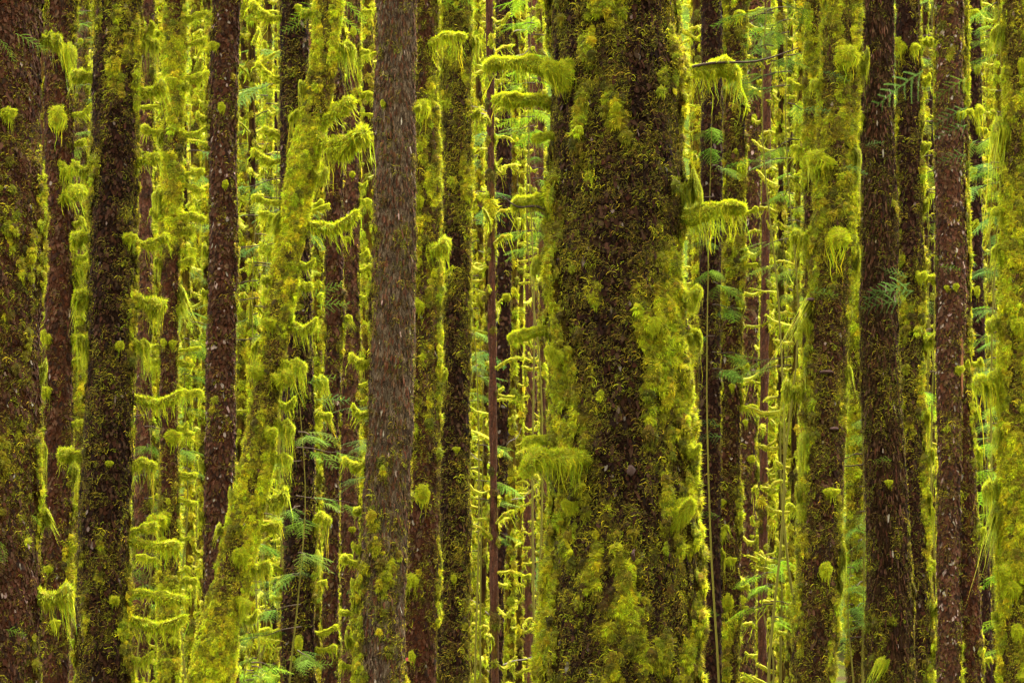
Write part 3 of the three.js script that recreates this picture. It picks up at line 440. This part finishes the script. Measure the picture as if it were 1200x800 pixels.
T.bright = tree({ label: 'thick yellow moss column with shaggy drooping tassels along one side', depth: 36, bark: 'brown', nu: 72, density: 1250, tone: 1.2, hangy: 0.25, slim: 0.86,
  pts: [[1197, 0, 38], [1194, 300, 40], [1192, 550, 42], [1192, 800, 48]], moss: [[0, 0.6], [250, 0.75], [800, 0.85]], side: 0.4, patch: 1,
  branches: [[42, -16, 4, 20, 0, 'd'], [40, 0, 0, 16, 4, 'k'], [160, -16, 2, 30, 0, 'd'], [160, 0, 0, 20, 6, 'k'], [75, 0, 0, 10, 0, 'd'], [255, -18, 6, 14, 0, 'd'], [253, 14, 2, 12, 6], [296, -14, 2, 14, 0, 'd'], [380, -18, 0, 20], [380, 0, 0, 18, -2, 'k'], [452, -32, -4, 24, 0, 'd'], [445, -16, 2, 16, 0, 'd'], [510, -8, 2, 16, 0, 'd'], [574, -20, 0, 20, 0, 'd'], [574, 0, 0, 16, 6, 'k'], [612, -14, 4, 28, 0, 'd'], [660, 0, 0, 24, -12, 'k'], [684, 0, 0, 18, -8, 'd'], [684, 0, 0, 16, 10, 'k'], [735, 0, 0, 16, -4, 'd'], [786, 0, 0, 16, 4, 'k'], [720, -10, 0, 10]] });
T.pair = tree({ label: 'lumpy mossy trunk pressed beside a flaky pink trunk, next to the massive dark one', depth: 50, bark: 'brown', density: 900, hangy: 0.35,
  pts: [[862, 0, 25], [859, 300, 25], [853, 600, 27], [850, 800, 30]], moss: [[0, 0.55], [300, 0.45], [500, 0.3], [800, 0.5]], side: 0.4,
  branches: [[22, -26, 6, 8], [34, -34, -10, 9], [46, -30, -8, 8], [20, 0, 0, 12, 2, 'd'], [345, -22, 8, 11], [452, -10, 0, 14, 0, 'd'], [620, 0, 0, 14, -6, 'd'], [655, 0, 0, 12, 2, 'd'], [700, 0, 0, 12, 0, 'd'], [770, -14, 2, 14], [660, -24, 4, 14, 0, 'd'], [215, -6, 4, 12], [210, -10, 4, 12, 0, 'd']], stubs: 18, stubSize: 0.7 });
T.flaky = tree({ label: 'flaky pinkish brown trunk with pale patches, pressed against a lumpy mossy one', depth: 55, bark: 'pink', density: 620, flakes: 1100, pale: 0.035,
  pts: [[884, 0, 19], [880, 300, 19], [874, 600, 21], [872, 800, 24]], moss: [[0, 0.15], [300, 0.1], [600, 0.25], [800, 0.3]], side: 0.35,
  branches: [[140, 0, 0, 8, 0, 'k'], [135, 8, 4, 14], [220, 0, 0, 10, -8, 'd'], [20, 14, 2, 14, 0, 'd'], [440, 6, 2, 14, 0, 'd'], [492, 0, 0, 7, -2, 'k'], [632, 14, 0, 10, 0, 'd'], [550, 6, 0, 12, 0, 'd'], [700, 0, 0, 10, -4, 'd']], stubs: 20, stubSize: 0.7 });
T.hidden = tree({ label: 'plain dark brown trunk just showing past the massive trunk, with green twigs', depth: 48, bark: 'purple', density: 420,
  pts: [[834, 0, 25], [833, 400, 25], [831, 800, 26]], moss: [[0, 0.05], [500, -0.1], [800, -0.15]], side: 0.3, branches: [[652, 6, 0, 12, 0, 'd'], [345, -12, 4, 10]], stubs: 3, stubSize: 0.7 });
T.slim = tree({ label: 'slim brown trunk with bare spiky twigs in the gap beside the massive trunk', depth: 60, bark: 'purple', density: 420, flakes: 500, pale: 0.035, palewood: true,
  pts: [[590, 0, 19], [590, 300, 17], [586, 600, 15], [581, 800, 15]], moss: [[0, -0.05], [800, -0.2]], side: 0.2, branches: [[345, 0, 0, 9, 2, 'k'], [580, 0, 0, 9, 6, 'k'], [420, 8, 0, 9, 0, 'k'], [490, 8, 2, 8]], bare: 12 });
T.slimMoss = tree({ label: 'slender pole furred with yellow moss right behind the slim spiky brown trunk', depth: 64, bark: 'brown', density: 1300,
  pts: [[606, 0, 10], [605, 300, 11], [602, 600, 12], [598, 800, 12]], moss: [[0, 0.8], [800, 0.8]], side: 0.3, stubs: 26, stubSize: 0.6 });
T.pinkSlim = tree({ label: 'slim greyish pink trunk close to the edge of the massive trunk', depth: 68, bark: 'pink', density: 500, flakes: 600,
  pts: [[626, 0, 13], [624, 300, 13], [621, 600, 13], [618, 800, 14]], moss: [[0, 0.1], [800, 0.0]], side: 0.3, stubs: 26, stubSize: 0.7 });
T.pole = tree({ label: 'thin dark pole between the flaky pink trunk and the shelf fungus trunk', depth: 60, bark: 'dark', density: 700,
  pts: [[936, 10, 7], [933, 200, 8], [926, 420, 9], [920, 800, 10]], moss: [[0, -0.1], [150, 0.4], [800, 0.5]], side: 0.2, stubs: 26, stubSize: 0.7 });
T.pole2 = tree({ label: 'mossy pole half hidden behind the shelf fungus trunk', depth: 45, bark: 'brown', density: 900,
  pts: [[954, 0, 15], [950, 300, 15], [944, 800, 16]], moss: [[0, 0.5], [800, 0.6]], side: 0.3, stubs: 8, stubSize: 0.7 });
T.strip = tree({ label: 'yellow mossy trunk with brown foot between the shelf fungus trunk and the dark furrowed one', depth: 46, bark: 'brown', density: 1100,
  pts: [[1004, 0, 14], [1004, 400, 16], [1004, 700, 20], [1004, 800, 21]], moss: [[0, 0.8], [600, 0.85], [740, 0.5], [790, 0.1]], side: 0.3, stubs: 12, stubSize: 0.7 });
T.redPair = tree({ label: 'brown scaly trunk with yellow mossy edges just behind the furrowed grey trunk', depth: 52, bark: 'red', density: 600, flakes: 800,
  pts: [[392, 0, 20], [391, 300, 20], [388, 600, 17], [386, 800, 18]], moss: [[0, 0.1], [800, 0.0]], side: 0.5, stubs: 6, stubSize: 0.7 });
T.rose = tree({ label: 'rosy brown trunk seen through the mossy stubs of the furrowed grey trunk', depth: 56, bark: 'pink', density: 420, flakes: 700,
  pts: [[412, 0, 18], [411, 400, 19], [409, 800, 20]], moss: [[0, 0.3], [300, 0.1], [800, -0.1]], side: 0.4, stubs: 26, stubSize: 0.8 });
T.amber = tree({ label: 'yellow mossy trunk with a pale bare lower stem between two dark trunks', depth: 54, bark: 'grey', density: 1000,
  pts: [[94, 0, 17], [92, 400, 17], [88, 800, 16]], moss: [[0, 0.5], [400, 0.75], [560, 0.8], [680, 0.5], [800, 0.2]], side: 0.4, stubs: 28, stubSize: 0.8 });
T.tan = tree({ label: 'plain tan trunk with hanging tatters of moss behind the ladder of mossy stubs', depth: 50, bark: 'pink', density: 520,
  pts: [[172, 0, 15], [170, 300, 16], [166, 600, 18], [163, 800, 20]], moss: [[0, 0.1], [400, 0.15], [800, 0.1]], side: 0.4, stubs: 20, stubSize: 0.7 });
console.log('named trees built', nTufts);

// conifers on the bank round the viewpoint: they shade the near side of the stand
[[-9, 8], [-4, 12], [1, 9], [6, 13], [11, 8], [-14, 3], [15, 2], [-7, 18], [3, 19], [12, 18], [-16, 14], [18, 12], [-18, -8], [19, -9], [-12, 26], [0, 28], [10, 27], [-7.5, -4], [7.5, -5], [-9, -14], [9.5, -15], [-14, -20], [14.5, -21]].forEach(([x, z], i) => {
  const r = rng(i * 17 + 3), base = V(x, groundY(x, z) - 0.15, z), over = z < 0, t = thing('bank_conifer', over ? 'tall conifer with spreading high boughs beside the open bank' : 'dense dark conifer with boughs almost to the ground on the bank', 'tree', base, over ? 'high boughed conifers beside the bank' : 'conifers on the bank'), h = 19 + r() * 6;
  part('trunk', tube([V(0, 0, 0), V(0.1, h / 2, 0), V(0, h, 0)], 0.3, 0.03, 10), M.wood, t);
  crown(t, y => V(0, y, 0), over ? 10 : 1.5, h, over ? 5.5 : 3.8, over ? 600 : 520, i * 31);
});

// ---------------------------------------------------------------- slender trees deep in the stand
const deepKinds = [
  { label: 'slender far tree furred with golden moss and bristling with mossy twigs', group: 'golden slender trees deep in the stand', bark: 'brown', m: 0.7, nb: 46 },
  { label: 'thin brown far trunk with sparse moss and short mossy twigs', group: 'brown slender trunks deep in the stand', bark: 'pink', m: 0.1, nb: 30 },
  { label: 'thin dark far trunk in deep shade with mossy twigs', group: 'dark slender trunks deep in the stand', bark: 'purple', m: 0.2, nb: 30 }];
{
  const r = rng(4242), placed = [];
  const spots = [[228, 66, 11, 0], [243, 60, 11, 0], [285, 56, 14, 0], [300, 80, 9, 0], [316, 74, 9, 2], [430, 62, 13, 0], [508, 66, 14, 0], [560, 72, 9, 0], [571, 78, 9, 0], [637, 70, 9, 0], [903, 60, 14, 0], [914, 74, 9, 0], [1090, 66, 11, 2], [1012, 74, 10, 0], [1166, 62, 12, 0], [1178, 70, 9, 2], [820, 58, 12, 0], [812, 66, 12, 0], [377, 64, 10, 0], [370, 80, 8, 1], [1086, 80, 10, 0], [180, 72, 9, 0], [108, 82, 9, 0], [20, 70, 12, 0]];
  for (const [x0, x1, n] of [[86, 108, 3], [158, 188, 3], [216, 244, 4], [280, 338, 3], [368, 430, 4], [504, 516, 2], [553, 580, 4], [596, 640, 4], [818, 846, 3], [893, 946, 6], [1004, 1014, 1], [1082, 1096, 2], [1158, 1180, 3]]) for (let i = 0; i < n; i++) spots.push([lerp(x0, x1, (i + 0.2 + 0.6 * r()) / n), 47 + 26 * r(), 6 + 5 * r(), r() < 0.8 ? 0 : 1]);
  for (let i = 0; spots.length < 205; i++) { const dd = 70 + 60 * r(), w = (0.13 + 0.17 * r()) * FOCAL / dd; spots.push([r() * 1320 - 60, dd, w, r() < 0.62 ? 0 : r() < 0.6 ? 1 : 2]); }
  for (const [x, dd, w, k] of spots) {
    const K = deepKinds[k], lean = (r() - 0.5) * 14;
    tree({ name: 'slender_tree', label: K.label, group: K.group, depth: dd, far: true, bark: K.bark, pts: [[x + lean, 0, w * 0.9], [x, 400, w], [x - lean, 800, w * 1.08]], moss: [[0, K.m], [800, K.m]], side: 0.3, density: k ? 300 : 520, lod: 3, nb: Math.round(K.nb * (1.1 + r() * 0.5)), tone: 1.05 });
  }
}
console.log('slender trees built', nTufts);

// ---------------------------------------------------------------- young conifers and leafy sprays
const GREEN = { blue: [0.055, 0.10, 0.018], mid: [0.07, 0.115, 0.010], bright: [0.12, 0.20, 0.008], pale: [0.10, 0.14, 0.015] };
function sapling(o) {
  const r = rng(o.seed), d = o.depth, unit = d / FOCAL, c = at(o.x, o.y, d), gy = groundY(c.x, c.z) - 0.1, base = V(c.x, gy, c.z), t = thing('hemlock_sapling', o.label, 'young conifer', base, o.group);
  const top = c.y + o.h * unit / 2 - gy, low = Math.max(0.8, c.y - o.h * unit / 2 - gy), R = o.w * unit / 2;
  part('trunk', tube([0, 0.2, 0.4, 0.6, 0.8, 1].map(q => V(q % 1 ? (r() - 0.5) * 0.35 : 0, q * (top + 0.3), q % 1 ? (r() - 0.5) * 0.3 : 0)), 0.026, 0.005, 6), M.stem, t);
  const ms = [], cs = [], nb = o.n, k = GREEN[o.color];
  for (let i = 0; i < nb; i++) {
    const y = lerp(low, top, (i + r()) / nb), a = r() * 6.283, L = R * (0.45 + 0.7 * r()), dir = V(Math.cos(a), 0, Math.sin(a)), b = part('branch', bareGeo[i % 4], M.wood, t);
    b.position.set(0, y, 0); b.rotation.set(0, -a, -0.15, 'YXZ'); b.scale.set(L, 0.7, 0.7);
    for (let s = 0; s < o.sprays; s++) {
      const f = 0.2 + 0.8 * (s + r()) / o.sprays, side = r() < 0.5 ? -1 : 1, q = new THREE.Object3D(), sc = o.size * (0.7 + r() * 0.6);
      q.position.copy(dir).multiplyScalar(L * f); q.position.y += y - 0.15 * L * f + (r() - 0.5) * 0.08; q.rotation.set((r() - 0.5) * 0.7, -a + side * (0.3 + r() * 0.7), -0.25 + (r() - 0.5) * 0.5, 'YXZ'); q.scale.setScalar(sc); q.updateMatrix();
      ms.push(q.matrix.clone()); cs.push(C(...tint(r, k, 0.3)));
    }
  }
  const list = d > 44 ? FARSPRAY : SPRAY;
  list.forEach((g, v) => stuffOn('foliage', g, M.needle, ms.filter((_, i) => i % list.length === v), cs.filter((_, i) => i % list.length === v), t));
}
const deepLabel = 'young green conifer with soft drooping boughs among the far trunks', deepGroup = 'young conifers among the far trunks';
[[330, 180, 70, 90, 200, 'blue'], [312, 150, 84, 80, 160, 'mid'], [300, 330, 76, 90, 160, 'pale'], [222, 300, 90, 60, 260, 'blue'], [215, 480, 84, 50, 200, 'mid'], [560, 290, 86, 50, 260, 'blue'], [625, 60, 82, 60, 160, 'bright'], [625, 200, 88, 60, 160, 'mid'], [836, 290, 70, 60, 260, 'mid'], [925, 130, 66, 90, 240, 'mid'], [925, 300, 76, 90, 240, 'pale'], [905, 20, 60, 90, 120, 'mid'], [1170, 120, 62, 70, 260, 'mid'], [1172, 330, 64, 70, 300, 'blue'], [1168, 470, 70, 60, 240, 'mid'], [1092, 150, 72, 60, 260, 'mid'], [1090, 330, 72, 60, 260, 'bright'], [105, 60, 90, 60, 200, 'mid'], [105, 300, 96, 60, 260, 'pale'], [350, 640, 62, 110, 240, 'mid'], [300, 700, 70, 80, 200, 'mid'], [440, 580, 58, 60, 200, 'blue'], [560, 520, 96, 60, 240, 'mid'], [1010, 620, 60, 70, 240, 'mid'], [170, 600, 74, 60, 200, 'mid'], [1178, 640, 60, 70, 220, 'bright']]
  .forEach(([x, y, d, w, h, color], i) => sapling({ seed: 900 + i, x, y, depth: 43.5 + (d - 58) * 0.3, w: w * 1.2, h: h * 1.2, color, n: 13, sprays: 7, size: 0.75, label: deepLabel, group: deepGroup }));
sapling({ seed: 31, x: 296, y: 800, depth: 41, w: 60, h: 50, color: 'bright', n: 12, sprays: 8, size: 0.6, label: 'bright green sapling tip at the foot of the leaning yellow tree' });
sapling({ seed: 32, x: 905, y: 690, depth: 46, w: 70, h: 90, color: 'bright', n: 9, sprays: 6, size: 0.7, label: 'bright green sapling in front of the flaky pink trunk' });
sapling({ seed: 33, x: 1000, y: 700, depth: 44, w: 50, h: 70, color: 'bright', n: 8, sprays: 6, size: 0.7, label: 'bright green sapling beside the brown foot of a yellow mossy trunk' });

// conifer twigs growing from the trunks one can tell apart: parts of those trees
function twigs(tr, list) {
  for (const [x, y, len, dirx, tiltUp, color, k] of list) {
    const r = tr.r, q = at(x, y, tr.d), g = part('conifer_twig', SPRAY[k % 3], GREENMAT[color], tr.t), [ax, rad] = tr.axis(q.y);
    g.position.set(q.x - tr.base.x, q.y - tr.base.y, rad + 0.12 + r() * 0.1); g.rotation.set(0.75, dirx > 0 ? 0.15 : Math.PI - 0.15, tiltUp, 'YZX'); g.scale.setScalar(len * tr.unit / 0.5);
  }
}
const GREENMAT = Object.fromEntries(Object.entries(GREEN).map(([k, v]) => { const m = M.needle.clone(); m.color = C(...v.map(x => x * 1.1)); return [k, m]; }));
twigs(T.furrow, [[1062, 335, 56, -1, -0.25, 'blue', 0], [1066, 345, 50, -1, 0.1, 'blue', 1], [1060, 328, 30, -1, 0.4, 'blue', 2], [1050, 356, 46, -1, -0.1, 'blue', 0], [1078, 88, 70, -1, -0.55, 'blue', 1], [1010, 175, 24, 1, 0.3, 'blue', 2], [1040, 540, 22, -1, 0, 'mid', 0]]);
twigs(T.lichen, [[1130, 95, 46, -1, -0.5, 'mid', 0], [1130, 130, 46, -1, -0.4, 'blue', 1], [1130, 150, 40, -1, -0.3, 'blue', 2], [1128, 185, 36, -1, -0.2, 'blue', 0], [1096, 315, 28, 1, 0, 'mid', 1], [1100, 12, 22, -1, -0.2, 'bright', 1]]);
twigs(T.straight, [[520, -4, 30, -1, -0.3, 'bright', 0], [535, -4, 34, 1, -0.6, 'bright', 1], [512, 0, 34, 1, -0.4, 'bright', 2], [545, -6, 30, -1, -0.5, 'bright', 0], [500, -6, 26, 1, -0.8, 'bright', 1]]);
twigs(T.lean, [[372, 10, 34, -1, -0.5, 'bright', 0], [402, 4, 40, 1, -0.7, 'bright', 1], [398, 24, 34, 1, -0.5, 'bright', 2], [360, 30, 30, -1, -0.3, 'mid', 0], [366, 350, 40, 1, 0.5, 'mid', 1], [372, 362, 40, 1, 0.2, 'mid', 2]]);
twigs(T.edge, [[30, 52, 40, 1, -0.4, 'mid', 0], [14, 60, 30, 1, -0.9, 'mid', 1], [2, 636, 26, 1, -0.9, 'mid', 2], [14, 634, 24, 1, -1.2, 'mid', 1], [20, 735, 24, 1, -0.2, 'mid', 0], [50, 604, 16, 1, -0.8, 'bright', 0]]);
twigs(T.fungus, [[985, 200, 30, 1, -0.2, 'blue', 0], [960, 90, 36, 1, -0.2, 'blue', 1], [935, 135, 36, 1, 0.1, 'blue', 2], [945, 345, 36, 1, 0, 'mid', 0], [930, 330, 36, -1, 0, 'mid', 1]]);
twigs(T.hidden, [[842, 500, 26, -1, 0.3, 'blue', 0], [844, 512, 26, -1, 0, 'blue', 1], [842, 605, 24, -1, 0.2, 'mid', 2], [842, 720, 22, -1, 0.3, 'mid', 0]]);
twigs(T.shade, [[362, 450, 34, 1, 0.3, 'mid', 0], [372, 470, 40, 1, 0.1, 'blue', 1], [366, 520, 34, 1, 0.2, 'mid', 2], [340, 640, 34, -1, 0, 'mid', 0], [362, 780, 30, 1, 0.2, 'mid', 1]]);

// small marks on the trunks
const spotOn = (tr, x, y, lift) => { const q = at(x, y, tr.d), [ax, rad] = tr.axis(q.y), th = Math.asin(clamp((q.x - ax) / rad, -0.98, 0.98)), v = tr.surf(th, q.y); return [v.addScaledVector(V(Math.sin(th), 0, Math.cos(th)), lift), th]; };
const lumpy = (rx, ry, rz, seed) => { const g = new THREE.SphereGeometry(1, 14, 10), p = g.attributes.position; for (let i = 0; i < p.count; i++) { const f = 0.8 + 0.4 * noise(p.getX(i) * 2 + seed, p.getY(i) * 2, p.getZ(i) * 2); p.setXYZ(i, p.getX(i) * rx * f, p.getY(i) * ry * f, p.getZ(i) * rz * f); } g.computeVertexNormals(); return g; };
for (const [x, y, w] of [[968, 437, 0.075], [973, 503, 0.05], [955, 352, 0.05]]) {
  const [p, th] = spotOn(T.fungus, x, y, 0.02), m = part('shelf_fungus', lumpy(w, 0.022, w * 0.8, x), new THREE.MeshPhysicalMaterial({ color: C(0.05, 0.024, 0.016), roughness: 0.7, specularIntensity: 0.3 }), T.fungus.t);
  m.position.copy(p); m.rotation.y = th; m.userData.label = 'small dark brown shelf fungus';
}
{
  const [p, th] = spotOn(T.big, 736, 553, 0.035), m = part('branch_scar', lumpy(0.034, 0.042, 0.016, 4), new THREE.MeshStandardMaterial({ color: C(0.032, 0.011, 0.004), roughness: 0.9 }), T.big.t); m.position.copy(p); m.rotation.y = th; m.userData.label = 'orange brown scar of a lost branch';
  const [q, t2] = spotOn(T.big, 762, 2, 0.06), k = part('cone', lumpy(0.045, 0.06, 0.045, 9), new THREE.MeshStandardMaterial({ color: C(0.07, 0.045, 0.045), roughness: 0.8 }), T.big.t); k.position.copy(q); k.rotation.y = t2; k.name = 'branch_stump';
}
{
  const shape = new THREE.Shape([[-0.02, 0.55], [0.012, 0.42], [0.03, 0.2], [0.035, -0.05], [0.02, -0.3], [0.0, -0.52], [-0.02, -0.3], [-0.03, 0], [-0.03, 0.3]].map(([x, y]) => new THREE.Vector2(x, y)));
  const [p, th] = spotOn(T.lichen, 1126, 425, 0.0), m = part('torn_wood', new THREE.ExtrudeGeometry(shape, { depth: 0.05, bevelEnabled: true, bevelSize: 0.006, bevelThickness: 0.006, bevelSegments: 1 }), new THREE.MeshStandardMaterial({ color: C(0.15, 0.05, 0.01), roughness: 1 }), T.lichen.t); m.scale.set(0.6, 1, 0.6);
  m.position.copy(p); m.rotation.y = th * 0.5; m.userData.label = 'torn strip of raw orange wood';
}
{
  const q = at(478, 773, T.ruddy.d), [ax, rad] = T.ruddy.axis(q.y), tape = thing('marker_tape', 'short red marker tape round the foot of the ruddy trunk', 'tape', V(ax, q.y, -T.ruddy.d));
  const pts = []; for (let i = 0; i <= 10; i++) { const a = -1.25 + i * 0.11, v = T.ruddy.surf(a, q.y + 0.012 * Math.sin(i)); pts.push([v.x + T.ruddy.base.x - ax + Math.sin(a) * 0.03, v.y + T.ruddy.base.y - q.y, v.z + Math.cos(a) * 0.03]); }
  const b = new THREE.BufferGeometry(), p = [], idx = []; pts.forEach(([x, y, z], i) => { for (const [dy, dz] of [[0.022, 0], [-0.022, 0], [-0.022, 0.004], [0.022, 0.004]]) p.push(x, y + dy + 0.008 * noise(i * 0.8, dy, 2), z + dz); if (i) for (let k = 0; k < 4; k++) { const a = (i - 1) * 4 + k, c = (i - 1) * 4 + (k + 1) % 4; idx.push(a, c, a + 4, c, c + 4, a + 4); } });
  b.setAttribute('position', new THREE.Float32BufferAttribute(p, 3)); b.setIndex(idx); b.computeVertexNormals(); part('band', b, new THREE.MeshStandardMaterial({ color: C(0.35, 0.03, 0.02), roughness: 0.6 }), tape);
}

// ---------------------------------------------------------------- the wood beyond, one mass
{
  const r = rng(77), g = new THREE.Group(); g.name = 'distant_woodland'; g.userData = { kind: 'stuff', label: 'distant mass of mossy boughs closing off the gaps', category: 'woodland' }; scene.add(g);
  const a = [[], []], b = [[], []], q = new THREE.Object3D();
  for (let i = 0; i < 17000; i++) {
    const d = 132 + r() * 30, x = (r() - 0.5) * 78, y = r() * 34; if (noise(x * 0.35, y * 0.18, 3) < 0.25) continue;
    q.position.set(x, y, -d); q.rotation.set((r() - 0.5) * 0.6, r() * 6.283, (r() - 0.5) * 0.6, 'YXZ');
    const moss = noise(x * 0.25 + 30, y * 0.1, 9) > 0.42; q.scale.setScalar(moss ? 2 + r() * 1.2 : 2.4 + r() * 1.6); q.updateMatrix();
    (moss ? a : b)[0].push(q.matrix.clone()); (moss ? a : b)[1].push(moss ? C(1, 1, 1) : C(...tint(r, r() < 0.5 ? GREEN.mid : GREEN.pale, 0.3)));
  }
  stuffOn('mossy_boughs', BM.far[2], M.moss, a[0], a[1], g); stuffOn('conifer_boughs', FARSPRAY[0], M.needle, b[0], b[1], g);
}
console.log('done', nTufts);
renderer.render(scene, camera);
